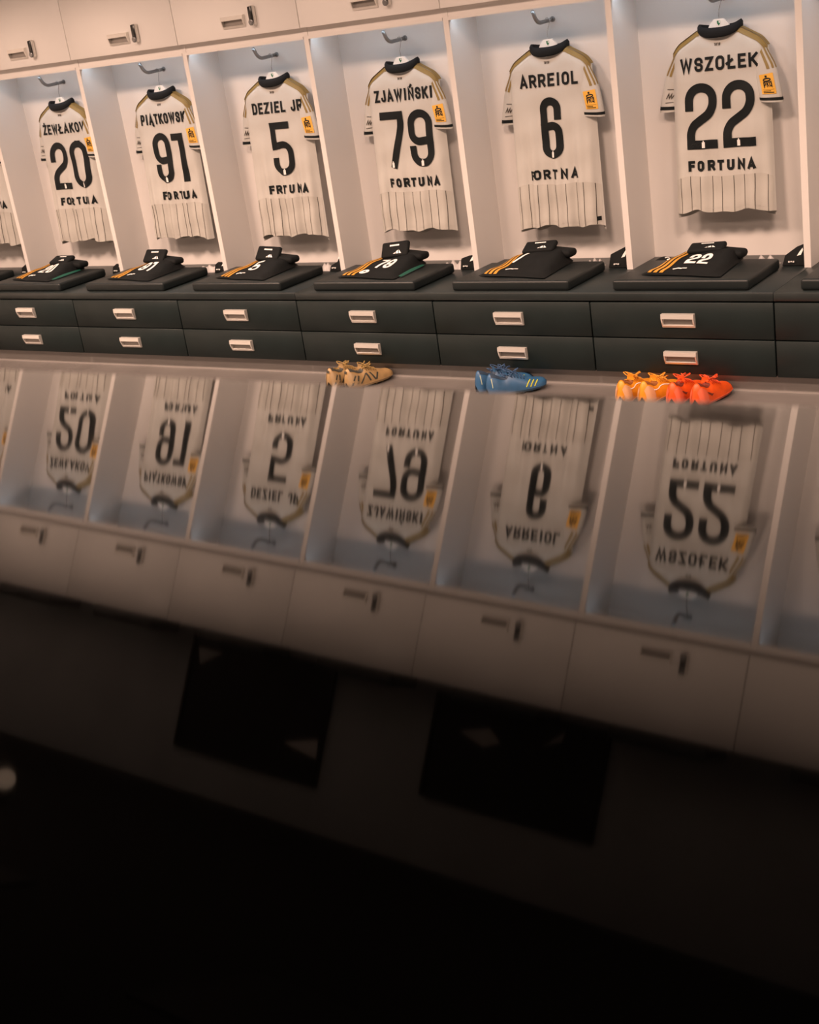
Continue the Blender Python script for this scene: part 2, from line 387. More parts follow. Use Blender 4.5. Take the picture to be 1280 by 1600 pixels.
# ------------------------------------------------------------------ shirts and hangers
SHIRTS = {   # unit: name, name width, number, number width, sponsor, sponsor width, sponsor centre, hem height
    -7: (None, 0, None, 0, 'UA', .07, .15, .635),
    -6: ('ŻEWŁAKOW', .385, '20', .330, 'FORTUIA', .315, .02, .640),
    -5: ('PIĄTKOWSKI', .375, '91', .245, 'FORTUA', .265, .03, .640),
    -4: ('DEZIEL JR', .355, '5', .148, 'FRTUNA', .275, .02, .632),
    -3: ('ZJAWIŃSKI', .36, '79', .318, 'FORTUNA', .315, .02, .640),
    -2: ('ARREIOL', .315, '6', .114, 'ORTNA', .235, .005, .635),
    -1: ('WSZOŁEK', .36, '22', .325, 'FORTUNA', .32, .0, .682),
    0: (None, 0, None, 0, None, 0, 0, .66),
}
SLAB = {-7: 'white football shirt cut off by the left edge of the photo', -6: 'white football shirt with black number twenty, leftmost full shirt',
        -5: 'white football shirt with black number ninety-one on its back', -4: 'white football shirt with single black number five',
        -3: 'white football shirt with black number seventy-nine on its back', -2: 'white football shirt with single black number six',
        -1: 'white football shirt with black number twenty-two, nearest and largest', 0: 'white football shirt right of number twenty-two, seen only at the reflection edge'}
def make_shirt(k):
    name, nw, num, numw, spon, sw, scx, zhem = SHIRTS[k]
    rnd = random.Random(100 + k)
    cx = k * P + P / 2 + .004
    dx = {-7: .02, -6: .022, -5: .024, -4: .022, -3: .008}.get(k, 0.0)
    ph = [rnd.uniform(0, 6.28) for _ in range(6)]; f1 = rnd.uniform(.10, .14); f2 = rnd.uniform(.06, .085)
    tl = rnd.uniform(-.012, .012)
    def w(z): return .222 if z > 1.395 else (lerp(.222, .228, (1.395 - z) / .245) if z > 1.15 else lerp(.228, .236, (1.15 - z) / .5))
    def ztop(x):
        a = abs(x)
        if a > .095: return 1.468 - (a - .095) / .127 * .070 - .026 * max(0, (a - .175) / .047) ** 2
        return 1.468 - .022 * (1 - (a / .095) ** 2)
    def y0(z): return ywall(z) - .058
    def fold(x, z):
        A = {-3: .0065, -1: .007}.get(k, .0105) * sst((1.30 - z) / .62)
        return A * (math.sin(x * 2 * PI / f1 + ph[0] + z * 1.2) + .55 * math.sin(x * 2 * PI / f2 + ph[1] - z * 2.0)) + .0022 * math.sin(x * 26 + z * 17 + ph[2]) + .0016 * math.sin(x * 9 - z * 41 + ph[3])
    def D(x, z):
        d = min(w(z) - abs(x), (ztop(max(-.2219, min(.2219, x))) - z) * .85 + .002)
        return .034 * math.tanh(max(0, d) / .030)
    def F(x, z, off=0.0): return (cx + x, y0(z) - D(x, z) + fold(x, z) * min(1, max(0, (w(z) - abs(x)) / .03)) - off, z)
    def sheary(x, z): return (1.45 - z) * tl
    u = empty('football_shirt', (cx, y0(1.2), zhem)); tag(u, SLAB[k], 'shirt', 'football shirts hanging in the lockers')
    def hem(x, rear): 
        return zhem + .006 * math.sin(x * 23 + ph[4]) + .004 * math.sin(x * 51 + ph[5]) + (-.010 + .010 * math.sin(x * 15 + ph[3]) if rear else 0) - .012 * (abs(x) / .236) ** 4
    mb = MB(); NX, NZ = 60, 64
    def gf(a, b):
        uu = a * 2 - 1; uu = math.copysign(1 - (1 - abs(uu)) ** 1.25, uu)
        zt = ztop(uu * .2219); zb = hem(uu * .236, False); z = lerp(zb, zt, b); return F(uu * w(z), z)
    def gr(a, b):
        uu = a * 2 - 1; uu = math.copysign(1 - (1 - abs(uu)) ** 1.25, uu)
        zt = ztop(uu * .2219); zb = hem(uu * .236, True); z = lerp(zb, zt, b); x = uu * w(z)
        d = D(x, z); return (cx + x, y0(z) + d * .8 + fold(x + .03, z) * min(1, max(0, (w(z) - abs(x)) / .03)), z)
    mb.grid(gf, NX, NZ); mb.grid(gr, NX, NZ)
    mb.build('body', 'shirt', u, True)
    # pinstriped lower panel
    pm = MB()
    zp = .838
    def pan(a, b):
        x = lerp(-.228, .228, a); zt = zp + .010 * math.sin(abs(x) * 4) - .022 * max(0, (abs(x) - .15) / .08) ** 2
        return F(x, lerp(hem(x, False) + .001, zt, b), .0016)
    pm.grid(pan, 56, 18); pm.build('lower_panel', 'shirt_panel', u, True)
    st = MB()
    for i in range(9):
        x = -.205 + i * .0513 + rnd.uniform(-.004, .004)
        zt = zp + .010 * math.sin(abs(x) * 4) - .022 * max(0, (abs(x) - .15) / .08) ** 2
        ribbon(st, [(x, hem(x, False) + .003), (x + .002, zt - .002)], .0026, lambda a, b: F(a, b, .0030), 1, .012)
    hb = st.build('pinstripes', 'stripe', u); hb['kind'] = 'stuff'
    sm = MB(); ribbon(sm, [(-.222 + i * .0111, hem(-.222 + i * .0111, False) + .020) for i in range(41)], .0016, lambda a, b: F(a, b, .0026))
    sm.build('hem_seam', 'shirt_panel', u)
    # lettering
    if name:
        t = MB(); text(t, name, .004 + dx - nw / 2, 1.296, nw, .060, .0122, lambda a, b: F(a, b, .0032), gap=.20)
        t.build('name_lettering', 'ink', u)
        t = MB(); text(t, '1916', -.014, 1.398, .028, .012, .0026, lambda a, b: F(a, b, .0026), gap=.3, monospace=.35); t.build('year_print', 'stripe', u)
    if num:
        t = MB(); text(t, num, .002 + dx - numw / 2, .962, numw, .285, .0390 if len(num) > 1 else .0370, lambda a, b: F(a, b, .0036), gap=.115 if num != '91' else .1, cross=3)
        nb = t.build('number', 'ink', u)
        e = MB()
        digs = len(num)
        for i in range(digs):
            ex = .002 + dx - numw / 2 + numw * ((i + .5) / digs) + (-.0 if digs > 1 else .0); ez = .969
            if num == '91': ex = -.045 + dx
            if num == '79' and i == 0: ex -= .022
            if num == '91' and i: continue
            ribbon(e, [(ex, ez + .004), (ex, ez + .017)], .013, lambda a, b: F(a, b, .0050), 2, .006)
            ribbon(e, [(ex, ez + .023), (ex, ez + .027)], .005, lambda a, b: F(a, b, .0050), 1, .006)
        e.build('number_emblem', 'white', nb)
    if spon:
        t = MB(); text(t, spon, scx + dx * .6 - sw / 2, .864, sw, .047, .0125 if sw > .26 else .0112, lambda a, b: F(a, b, .0032), gap=.34)
        if k == -2: text(t, 'F', scx - sw / 2 - .020, .862, .022, .045, .010, lambda a, b: F(a, b, .0032))
        t.build('sponsor_lettering', 'ink', u)
    # collar : folded black knit band round the neck
    cm = MB()
    def col(a, b):
        th = a * 2 * PI; ca, sa = math.cos(th), math.sin(th)      # sa<0 faces the camera
        near = max(0, -sa)
        zc = 1.463 - .006 * near + .018 * abs(ca) ** 3 * (1 if ca > 0 else .7)
        prof = [(-.004, -.006), (.005, -.019 - .004 * near), (.010, -.010), (.010, .006), (.003, .016), (-.006, .012), (-.010, -.004), (-.004, -.006)]
        i = b * (len(prof) - 1); i0 = min(int(i), len(prof) - 2); f = i - i0
        r_, z_ = lerp(prof[i0][0], prof[i0 + 1][0], f), lerp(prof[i0][1], prof[i0 + 1][1], f)
        hgt = 1.0 + .1 * near
        return (cx + .004 + (.094 + r_) * ca, y0(1.45) + .004 + (.044 + r_) * sa, zc + z_ * hgt)
    cm.grid(col, 48, 14, True); cm.build('collar', 'collar', u, True)
    # sleeves
    for sd in (-1, 1):
        if sd < 0: pts = [(-.174, 1.372, .002), (-.214, 1.285, .018), (-.242, 1.20, .026), (-.258, 1.128, .028)]
        else: pts = [(.172, 1.372, -.004), (.205, 1.285, -.014), (.222, 1.20, -.020), (.230, 1.142, -.020)]
        jig = rnd.uniform(-.006, .006)
        def cen(s):
            i = min(2, int(s * 3)); f = s * 3 - i
            a, b = pts[i], pts[i + 1]; return [lerp(a[j], b[j], f) for j in range(3)]
        def S(s, th, off=0.0, sd=sd, cen=cen, jig=jig):
            c = cen(max(0, min(1, s))); n = cen(min(1, s + .02)); p = cen(max(0, s - .02))
            tx, tz = n[0] - p[0], n[1] - p[1]; L = math.hypot(tx, tz) or 1; tx /= L; tz /= L
            ex, ez = (-tz, tx)                     # outward direction across the sleeve
            if ex * sd < 0: ex, ez = -ex, -ez
            a = lerp(.038, .053, sst(s * 2.2)) + off; b = lerp(.018, .028, max(0, s) ** .7) + off + .003 * math.sin(7 * s + 3 * th + ph[1]) * s
            ca, sa = math.cos(th), math.sin(th)
            x = c[0] + a * ca * ex; z = c[1] + a * ca * ez + (.012 * ca * (-1 if sd > 0 else -1)) * s + (s > 1) * 0
            if s > 1: x += tx * (s - 1) * .25; z += tz * (s - 1) * .25
            return (cx + x + jig * s, y0(1.3) + c[2] - b * sa, z)
        sm = MB(); sm.grid(lambda a, b: S(b, a * 2 * PI), 28, 16, True)
        sm.grid(lambda a, b: S(1 - b * .5, a * 2 * PI, -.003), 28, 8, True)
        sl = sm.build('sleeve', 'shirt', u, True)
        cf = MB(); cf.grid(lambda a, b: S(lerp(.885, .955, b), a * 2 * PI, .0016), 28, 2, True); cf.build('cuff_band', 'ink', sl, True)
        ci = MB(); ci.grid(lambda a, b: S(lerp(.86, .97, b), a * 2 * PI, -.0042), 28, 2, True); ci.build('cuff_lining', 'ink', sl, True)
        # three gold stripes over the sleeve head
        for t0 in (2, 30, 58):
            gm = MB(); gm.grid(lambda a, b: S(lerp(.0, .36, b), math.radians(t0 + 15 * a), .0018), 3, 8); gm.build('stripe', 'gold', sl, True)
        # and along the shoulder seam
        gs = MB()
        def gsh(a, b):
            x = lerp(.090, .2195, b); z = ztop(x) - .002 - a * .019; x = x - .004 * a
            q = F(sd * x, z, .0030); return q
        gs.grid(gsh, 3, 16); gs.grid(lambda a, b: (cx + sd * lerp(.09, .2195, b), y0(1.43) + lerp(-.012, .02, a), ztop(lerp(.09, .2195, b)) + .002), 2, 16)
        gs.build('shoulder_stripe', 'gold', u, True)
        if sd > 0:
            bm_ = MB(); bm_.grid(lambda a, b: S(lerp(.43, .80, b), math.radians(lerp(118, 48, a)), .0022), 6, 6)
            bd = bm_.build('sleeve_badge', 'badge', sl, True); bd['label'] = 'orange league badge with black print'
            bf = lambda a, b: S(.80 - b * .37, math.radians(118 - 70 * a), .0032)
            im = MB()
            ribbon(im, [(.45, .89), (.50, .89)], .09, bf, 1, .05)
            for q in (0.5,):
                el = [(.5 + .24 * math.cos(i / 16 * 2 * PI), .74 + .06 * math.sin(i / 16 * 2 * PI)) for i in range(17)]
                ribbon(im, el, .06, bf, 1, .05)
            text(im, 'PKO', .24, .42, .54, .24, .055, bf, gap=.12, step=.05)
            ribbon(im, [(.24, .40), (.24, .66)], .035, bf, 1, .05); ribbon(im, [(.78, .40), (.78, .66)], .035, bf, 1, .05)
            ribbon(im, [(.12, .30), (.88, .30)], .014, bf, 1, .05)
            for r_, x1_ in ((.20, .62), (.10, .84)):
                x_ = .16
                while x_ < x1_: ribbon(im, [(x_, r_), (x_ + .05, r_)], .05, bf, 1, .05); x_ += .10
            im.build('badge_print', 'ink', sl)
        else:
            im = MB(); bf = lambda a, b: S(.86 - b * .4, math.radians(60 + 60 * a), .0024)
            ribbon(im, [(.1, .72), (.9, .78)], .03, bf, 1, .05); ribbon(im, [(.1, .12), (.8, .16)], .03, bf, 1, .05)
            ribbon(im, [(.15, .35), (.3, .55), (.4, .35), (.55, .55), (.6, .35), (.8, .55)], .07, bf, 1, .05)
            im.build('sleeve_print', 'stripe', sl)
    if k == -2:
        tg = MB(); tg.grid(lambda a, b: F(lerp(.205, .222, a), lerp(.655, .675, b), .004), 2, 2); tg.build('hem_label', 'ink', u)
    # hanger, a thing of its own
    yh = y0(1.46) + .004
    hk = empty('coat_hanger', (cx, yh, 1.40)); tag(hk, near(k, 'white plastic coat hanger', 'holding'), 'hanger', 'white coat hangers')
    hm = MB()
    out = [(-.19, 1.405), (-.185, 1.392), (-.05, 1.438), (0, 1.444), (.05, 1.438), (.185, 1.392), (.19, 1.405), (.055, 1.462), (.042, 1.486), (.022, 1.506), (-.022, 1.506), (-.042, 1.486), (-.055, 1.462)]
    hm.prism([(cx + a, b) for a, b in out], 'y', yh - .005, yh + .005); hm.build('hanger_body', 'hanger', hk)
    cr = MB().prism([(cx - .007, 1.499), (cx + .007, 1.499), (cx + .007, 1.488), (cx, 1.478), (cx - .007, 1.488)], 'y', yh - .0062, yh - .005); cr.build('crest', 'green', hk)
    cr = MB().prism([(cx + .001, 1.498), (cx + .006, 1.498), (cx + .006, 1.489), (cx + .001, 1.490)], 'y', yh - .0066, yh - .0062); cr.build('crest_stripe', 'white', hk)
    hx = k * P + .435; hy = yh
    wp = [(cx, yh, 1.505), (cx, yh, 1.535), (cx + .004, yh, 1.548)]
    for i in range(13):
        a = math.radians(-60 + 255 * i / 12); r = .0135 + .0
        wp.append((hx + r * math.cos(a) + .000, hy, 1.588 + r * math.sin(a)))
    MB().tube(wp, .0017, 6).build('wire_hook', 'wire', hk, True)
for k in SHIRTS: make_shirt(k)

# ------------------------------------------------------------------ folded shorts on the cushions
ZC = Z_B + .0535
SH = {  # number, band tilt deg, band offset, teal?, crest?, height gain
    -7: (None, 30, (0, 0), True, False, 1.0), -6: ('20', 20, (.02, .0), True, False, 1.0), -5: ('91', 48, (-.02, 0), False, False, 1.0),
    -4: ('5', 52, (0, 0), False, False, .95), -3: ('79', 58, (0, .01), True, True, 1.0), -2: (None, 22, (0, .01), False, False, 1.25), -1: ('22', 12, (0, .01), False, False, 1.0)}
NM = {-7: 'at the left edge of the photo', -6: 'below the number twenty shirt', -5: 'below the number ninety-one shirt', -4: 'below the number five shirt',
      -3: 'below the number seventy-nine shirt', -2: 'below the number six shirt', -1: 'below the number twenty-two shirt'}
def make_shorts(k):
    num, tilt, off, teal, crest, hg = SH[k]; rnd = random.Random(k + 55); x0 = k * P
    c = [(.205, .120), (.600, .062), (.575, .400), (.300, .410)]
    ph = [rnd.uniform(0, 6) for _ in range(4)]
    def H(a, b, off=0.0):
        x = lerp(lerp(c[0][0], c[1][0], a), lerp(c[3][0], c[2][0], a), b); y = lerp(lerp(c[0][1], c[1][1], a), lerp(c[3][1], c[2][1], a), b)
        e = min(a, 1 - a) / .07; e2 = min(b, 1 - b) / .08
        edge = math.tanh(max(0, e)) * math.tanh(max(0, e2) + .05)
        h = (.014 + .040 * sst(b * 1.15) * (.65 + .5 * sst(a * 1.4)) + .006 * math.sin(a * 7 + ph[0] + b * 2) * b + .003 * math.sin(b * 13 + a * 5 + ph[1])) * hg
        wob = .006 * math.sin(a * 9 + ph[2]) * (1 - b)
        return (x0 + x, y + wob, ZC + h * edge + off)
    u = empty('folded_shorts', (x0 + .42, .24, ZC)); tag(u, 'folded black shorts with amber stripes on the cushion ' + NM[k], 'shorts', 'folded shorts on the cushions')
    mb = MB(); mb.grid(lambda a, b: H(a, b), 30, 26)
    mb.add([(x0 + p[0], p[1], ZC - .0005) for p in c], [(0, 1, 2, 3)]); mb.build('fabric', 'black', u, True)
    for a0 in (.075, .15, .225):
        s = MB(); s.grid(lambda a, b: H(a0 + .045 * a + .05 * b * (a0 - .05), .03 + b * .84, .0022), 2, 16); s.build('stripe', 'sgold', u, True)
    if num:
        def tf(a, b): return H(.40 + a * .95 - .10 * b, .20 + b, .0028)
        t = MB(); wd = .34 if len(num) > 1 else .2
        text(t, num, .02, .10, wd, .34, .055, tf, gap=.12, step=.05); t.build('number', 'white', u)
    else:
        t = MB(); ribbon(t, [(.30, .42), (.36, .5), (.40, .62)], .05, lambda a, b: H(a, b, .0028), 1, .03); t.build('number', 'white', u)
    lg = MB()
    if crest:
        ribbon(lg, [(.36 + .045 * math.cos(i / 12 * 2 * PI), .16 + .06 * math.sin(i / 12 * 2 * PI)) for i in range(13)], .05, lambda a, b: H(a, b, .0028), 1, .05)
        ribbon(lg, [(.345, .20), (.345, .12), (.375, .12)], .018, lambda a, b: H(a, b, .0036), 1, .05)
    else:
        ribbon(lg, [(.36, .14), (.40, .17), (.44, .16)], .03, lambda a, b: H(a, b, .0028), 1, .03)
        ribbon(lg, [(.46, .17), (.50, .17)], .022, lambda a, b: H(a, b, .0028), 1, .03)
    lg.build('logo', 'white', u)
    # rolled waistband
    th = math.radians(tilt); rot = Matrix.Rotation(th, 3, 'X') @ Matrix.Rotation(math.radians(rnd.uniform(-6, 6)), 3, 'Z')
    ctr = Vector((x0 + .425 + off[0], .345 + off[1], ZC + .052 * hg + .035 * math.sin(th)))
    w = rbox('waistband', ctr, (.165, .085, .026), .011, 'black', u, seg=3, rot=rot)
    r2 = rbox('waistband_roll', ctr + Vector((.075, .02, -.022 - .01 * math.sin(th))), (.19, .085, .038), .017, 'black', u, seg=3, rot=Matrix.Rotation(.1, 3, 'Y'))
    pm = MB()
    def wf(a, b): return tuple(ctr + rot @ Vector((a, b, .0142)))
    pm.add([wf(*q) for q in ((-.004, -.026), (.008, -.018), (.010, -.026))] + [wf(*q) for q in ((.013, -.026), (.012, -.015), (.024, -.008), (.027, -.026))] + [wf(*q) for q in ((.031, -.026), (.029, -.006), (.046, -.026))], [(0, 1, 2), (3, 4, 5, 6), (7, 8, 9)])
    for i in range(5): ribbon(pm, [(-.025 + i * .011, .020), (-.019 + i * .011, .020)], .008, wf)
    wpo = pm.build('waistband_print', 'white', u); wpo['kind'] = 'stuff'
    if teal:
        t = MB(); t.grid(lambda a, b: tuple(Vector(H(1.0, .12 + .74 * a)) + Vector((.004 + .016 * (1 - b), -.006, .002 + .009 * b * math.sin(PI * (.15 + .7 * a))))), 14, 3)
        q = t.build('lining', 'teal', u, True); q['label'] = 'teal lining showing at the folded edge'
for k in SH: make_shorts(k)

# ------------------------------------------------------------------ black fabric pouches in the niche corners
PO = {  # outline (x, z above bench), emblem centre
    -7: [(.735, 0), (.735, .045), (.77, .065), (.80, .055), (.828, .075), (.832, 0)],
    -6: [(.735, 0), (.735, .04), (.765, .06), (.785, .05), (.81, .055), (.815, .085), (.832, .09), (.834, 0)],
    -5: [(.735, 0), (.735, .045), (.76, .06), (.79, .035), (.818, .06), (.832, .082), (.834, 0)],
    -4: [(.735, 0), (.74, .03), (.785, .05), (.808, .10), (.829, .140), (.834, 0)],
    -3: [(.735, 0), (.735, .055), (.78, .068), (.812, .072), (.828, .092), (.834, 0)],
    -2: [(.725, 0), (.73, .062), (.78, .084), (.828, .105), (.834, 0)],
    -1: [(.725, 0), (.735, .045), (.785, .080), (.828, .096), (.834, 0)]}
for k, ol in PO.items():
    y_a, y_b = .462, .512; x0 = k * P
    bm = bmesh.new()
    vs = [bm.verts.new((x0 + a, y_a + b * .35, Z_B + b + .0008)) for a, b in ol]; fc = bm.faces.new(vs)
    ex = bmesh.ops.extrude_face_region(bm, geom=[fc])
    for v in [g for g in ex['geom'] if isinstance(g, bmesh.types.BMVert)]: v.co.y += (y_b - y_a) ; v.co.z -= .0 if v.co.z < Z_B + .01 else .012
    bmesh.ops.recalc_face_normals(bm, faces=bm.faces)
    bmesh.ops.bevel(bm, geom=list(bm.edges), offset=.004, segments=2, profile=.5, affect='EDGES')
    vv = [tuple(v.co) for v in bm.verts]; bm.verts.index_update(); ff = [tuple(v.index for v in f.verts) for f in bm.faces]; bm.free()
    u = empty('kit_pouch', (x0 + .79, .49, Z_B)); tag(u, 'black kit pouch with white emblem, at the lower right of ' + ('shirt ' + SN[k] if k in SN else 'the leftmost shirt'), 'pouch', 'kit pouches in the locker corners')
    mesh('pouch_body', vv, ff, 'black', u, True)
    e = MB(); mx = max(b for a, b in ol)
    bs = [(.790, mx * .45), (.800, mx * .62), (.813, mx * .80), (.816, mx * .70), (.808, mx * .50)]
    e.prism([(x0 + a, Z_B + b) for a, b in bs], 'y', 0, .0015)
    e.v = [(p[0], y_a + (p[2] - Z_B) * .35 - .0035 + p[1], p[2]) for p in e.v]; e.build('emblem', 'white', u)
    e = MB()
    for i in range(3): e.box(x0 + .755 + i * .010, x0 + .761 + i * .010, y_a - .003, y_a + .003, Z_B + .017 + .002 * (i % 2), Z_B + .023)
    e.build('print', 'white', u)
# low black fabric lumps on the left side of some niches
for k, (xa, xb, yy, hh) in {-1: (.045, .21, .50, .040), -4: (.03, .10, .50, .022)}.items():
    x0 = k * P; mb = MB()
    def lump(a, b):
        x = lerp(xa, xb, a); y = yy + lerp(-.04, .04, b); e = math.tanh(min(a, 1 - a) / .12) * math.tanh(min(b, 1 - b) / .18)
        return (x0 + x, y, Z_B + .0005 + hh * e * (.35 + .65 * sst(a * 1.6)) * (1 + .1 * math.sin(9 * a + 4 * b)))
    mb.grid(lump, 18, 12); u = empty('folded_socks', (x0 + (xa + xb) / 2, yy, Z_B))
    tag(u, 'black folded socks with white print, at the lower left of shirt ' + SN[k], 'socks', 'socks in the lockers'); mb.build('sock_fabric', 'black', u, True)
    e = MB(); ff_ = lambda a, b: tuple(Vector(lump(a, b)) + Vector((0, -.001, .002)))
    ribbon(e, [(.35, .12), (.45, .10), (.55, .14)], .05, ff_, 1, .05); ribbon(e, [(.72, .3), (.78, .4), (.86, .3), (.80, .2)], .05, ff_, 1, .05)
    e.build('sock_print', 'white', u)
# crumpled white wrappers behind the cushions
for k, xs in {-1: (.585, .70), -2: (.60, .68), -3: (.62, .74), -5: (.60, .76), -4: (.66, .73)}.items():
    x0 = k * P; rnd = random.Random(k * 7)
    q0, q1, q2 = (rnd.uniform(0, 6) for _ in range(3))
    def crump(a, b):
        e = math.tanh(min(a, 1 - a) / .12) * math.tanh(min(b, 1 - b) / .2)
        return (x0 + lerp(xs[0], xs[1], a), .50 + lerp(-.03, .03, b), Z_B + .0006 + e * (.022 + .011 * abs(math.sin(a * 8 + q0)) + .008 * math.sin(a * 17 + b * 5 + q1) + .006 * math.sin(b * 9 + q2)))
    mb = MB(); mb.grid(crump, 22, 8)
    o = mb.build('crumpled_wrapper', 'wrap', None, True); tag(o, 'crumpled white wrapper behind the cushion ' + NM[k], 'wrapper', 'crumpled wrappers')

# ------------------------------------------------------------------ football boots on the floor
ST = [(0, .018, .080), (.012, .026, .096), (.06, .031, .106), (.14, .032, .098), (.22, .030, .084), (.30, .029, .080), (.36, .030, .092), (.44, .033, .090), (.55, .038, .078), (.68, .043, .064), (.80, .043, .053), (.90, .039, .048), (.97, .028, .042), (1, .012, .034)]
def st(s):
    for a, b in zip(ST, ST[1:]):
        if s <= b[0]:
            f = (s - a[0]) / (b[0] - a[0]); return lerp(a[1], b[1], f) * 1.14, lerp(a[2], b[2], f) * 1.12
    return ST[-1][1] * 1.14, ST[-1][2] * 1.12
def make_boot(label, heel, ang, upper, sole, dark, lace, style, side=1, L=.285):
    c, s_ = math.cos(ang), math.sin(ang)
    def T(l, w, z): return (heel[0] + l * c - w * s_, heel[1] + l * s_ + w * c, z + .0005)
    def U(s, ph, off=0.0):
        hw, zt = st(s); zb = .022; h = math.sin(ph); cz = math.copysign(abs(math.cos(ph)) ** .75, math.cos(ph))
        taper = 1 - .38 * max(0, h) ** 2
        ban = .006 * math.sin(s * PI) * side
        return T(s * L + (-off if s < .02 else 0), cz * (hw * taper + off) + ban, zb + (zt - zb) * max(0, h) ** .8 + (off if h > .3 else 0))
    u = empty('football_boot', T(.14, 0, 0)); u.location.z = 0; tag(u, label, 'boot', 'football boots on the floor')
    m = MB(); m.grid(lambda a, b: U(b, a * PI), 18, 34)
    for e_, sgn in ((0.0, -1), (1.0, 1)):              # rounded heel and toe ends
        ring = [Vector(U(e_, i / 18 * PI)) for i in range(19)]
        mid_ = (ring[0] + ring[18]) * .5; ctr_ = mid_.lerp(ring[9], .45) + Vector((c, s_, 0)) * (sgn * .006)
        m.grid(lambda a, b: ring[int(a * 18 + .01)].lerp(ctr_, b) + Vector((c, s_, 0)) * (sgn * .004 * math.sin(b * PI * .5) * (1 - b)), 18, 4)
    m.build('upper', upper, u, True)
    sm = MB(); sm.grid(lambda a, b: T(b * L, math.cos(a * PI) * (st(b)[0] + .002) + .006 * math.sin(b * PI) * side, .022), 6, 30)
    sm.grid(lambda a, b: T(b * L, math.cos(a * PI) * (st(b)[0] * .92) + .006 * math.sin(b * PI) * side, .011 + .006 * sst((b - .75) / .25)), 6, 30)
    for sg in (0, 1):
        sm.grid(lambda a, b: T(b * L, (1 if sg else -1) * st(b)[0] * lerp(.92, 1.05, a) + .006 * math.sin(b * PI) * side, lerp(.011 + .006 * sst((b - .75) / .25), .022, a)), 2, 30)
    sm.build('sole', sole, u, True)
    for (sl, sw) in ((.07, -.017), (.07, .017), (.16, -.017), (.16, .017), (.58, -.026), (.58, .026), (.72, -.027), (.72, .027), (.85, 0.0)):
        b_ = MB(); p0 = Vector(T(sl * L, sw, .013)); b_.tube([p0, p0 - Vector((0, 0, .0132))], [.0065, .0042], 8); b_.build('stud', sole, u)
    o = MB(); o.grid(lambda a, b: U(lerp(.055, .34, b), lerp(.30, .70, a) * PI, .0012), 6, 10); o.build('opening', dark, u, True)
    tg = MB(); tg.grid(lambda a, b: T((.33 + .02 * b - .015 * b * b) * L, lerp(-.018, .018, a) * (1 - .25 * b), .095 + .026 * b), 4, 4); tg.build('tongue', upper, u, True)
    rnd = random.Random(int(heel[0] * 1000))
    for i in range(5):
        lm = MB(); s1 = .37 + i * .05
        lm.tube([U(s1, PI * (.26 + .0 * i), .002), U(s1 + .012, PI * .4, .004), U(s1 + .02, PI * .6, .004), U(s1 + .028, PI * .74, .002)], .0026, 5); lm.build('lace', lace, u, True)
    for sg, hgt in ((-1, 1.0), (1, .8)):
        lm = MB(); base = Vector(U(.42, PI * .5, .003)); pts = []
        for i in range(11):
            a = i / 10 * 2 * PI; pts.append(base + Vector((sg * .020 * (1 - math.cos(a)) + .004 * math.sin(2 * a), .014 * math.sin(a), .011 * hgt * (1 - math.cos(a)) * (1 + .25 * sg))))
        lm.tube(pts, .0022, 5); lm.build('lace_bow', lace, u, True)
    for q in range(6):                                   # loose lace loops
        lm = MB(); base = Vector(U(rnd.uniform(.30, .52), PI * rnd.uniform(.36, .64), .002)); pts = []
        az = rnd.uniform(0, 6.28); rr = rnd.uniform(.010, .020); hh = rnd.uniform(.006, .016)
        for i in range(9):
            a = i / 8 * 2 * PI
            pts.append(base + Vector((math.cos(az) * rr * (1 - math.cos(a)) * .8 + .006 * math.sin(2 * a + q), math.sin(az) * rr * (1 - math.cos(a)) * .8 + .007 * math.sin(a), hh * (1 - math.cos(a)) * .7)))
        lm.tube(pts, .0021, 5); lm.build('lace_loop', lace, u, True)
    if style in ('swoosh', 'plain', 'zig'):
        for mir in (0, 1):
            hc = MB(); hc.grid(lambda a, b: U(lerp(.0, .17, b), (lerp(.02, .30 - .10 * b, a) if not mir else 1 - lerp(.02, .30 - .10 * b, a)) * PI, .0014), 4, 6); hc.build('heel_counter', sole, u, True)
    # pattern
    if style == 'zig':
        for b in (PI * .03, PI * .97):
            g = MB(); sgn = 1 if b < 1 else -1
            fn = lambda a, z: U(a, (z if sgn > 0 else PI - z), .0014)
            for a0, a1 in ((.03, .14), (.14, .20), (.22, .36), (.36, .42), (.44, .52), (.54, .60)):
                ribbon(g, [(a0, .10), (a1, .62)] if int(a0 * 100) % 4 else [(a0, .62), (a1, .10)], .035, fn, 1, .05)
            g.build('side_print', dark, u)
        hm = MB(); hm.grid(lambda a, b: U(.004 + .012 * b, lerp(.47, .53, a) * PI if False else lerp(.40, .60, a) * PI, .002), 2, 2); hm.build('heel_tab', dark, u)
    elif style == 'bars':
        for i in range(3):
            for mir in (0, 1):
                g = MB(); fn = lambda a, z: U(a, z if not mir else PI - z, .0014)
                ribbon(g, [(.60 + i * .07, .12), (.70 + i * .065, .85)], .020, fn, 1, .05); g.build('side_stripe', 'lime', u)
        for mir in (0, 1):
            g = MB(); fn = lambda a, z: U(a, z if not mir else PI - z, .0014)
            ribbon(g, [(.05, .3), (.05, .85)], .010, fn, 1, .05); g.build('heel_line', 'limepale', u)
    else:
        for mir in (0, 1):
            g = MB(); q = lambda a, z: U(a, z if not mir else PI - z, .0014)
            ribbon(g, [(.18, .55), (.34, .62), (.55, .60)] if style == 'swoosh' else [(.2, .5), (.3, .3)], .06, q, 1, .05)
            g.build('side_logo', 'white' if style == 'swoosh' else dark, u)
M['lime'] = mat('lime_stripe', (0.42, 0.44, 0.03), 0.5)
M['limepale'] = mat('pale_lime', (0.40, 0.45, 0.30), 0.5)
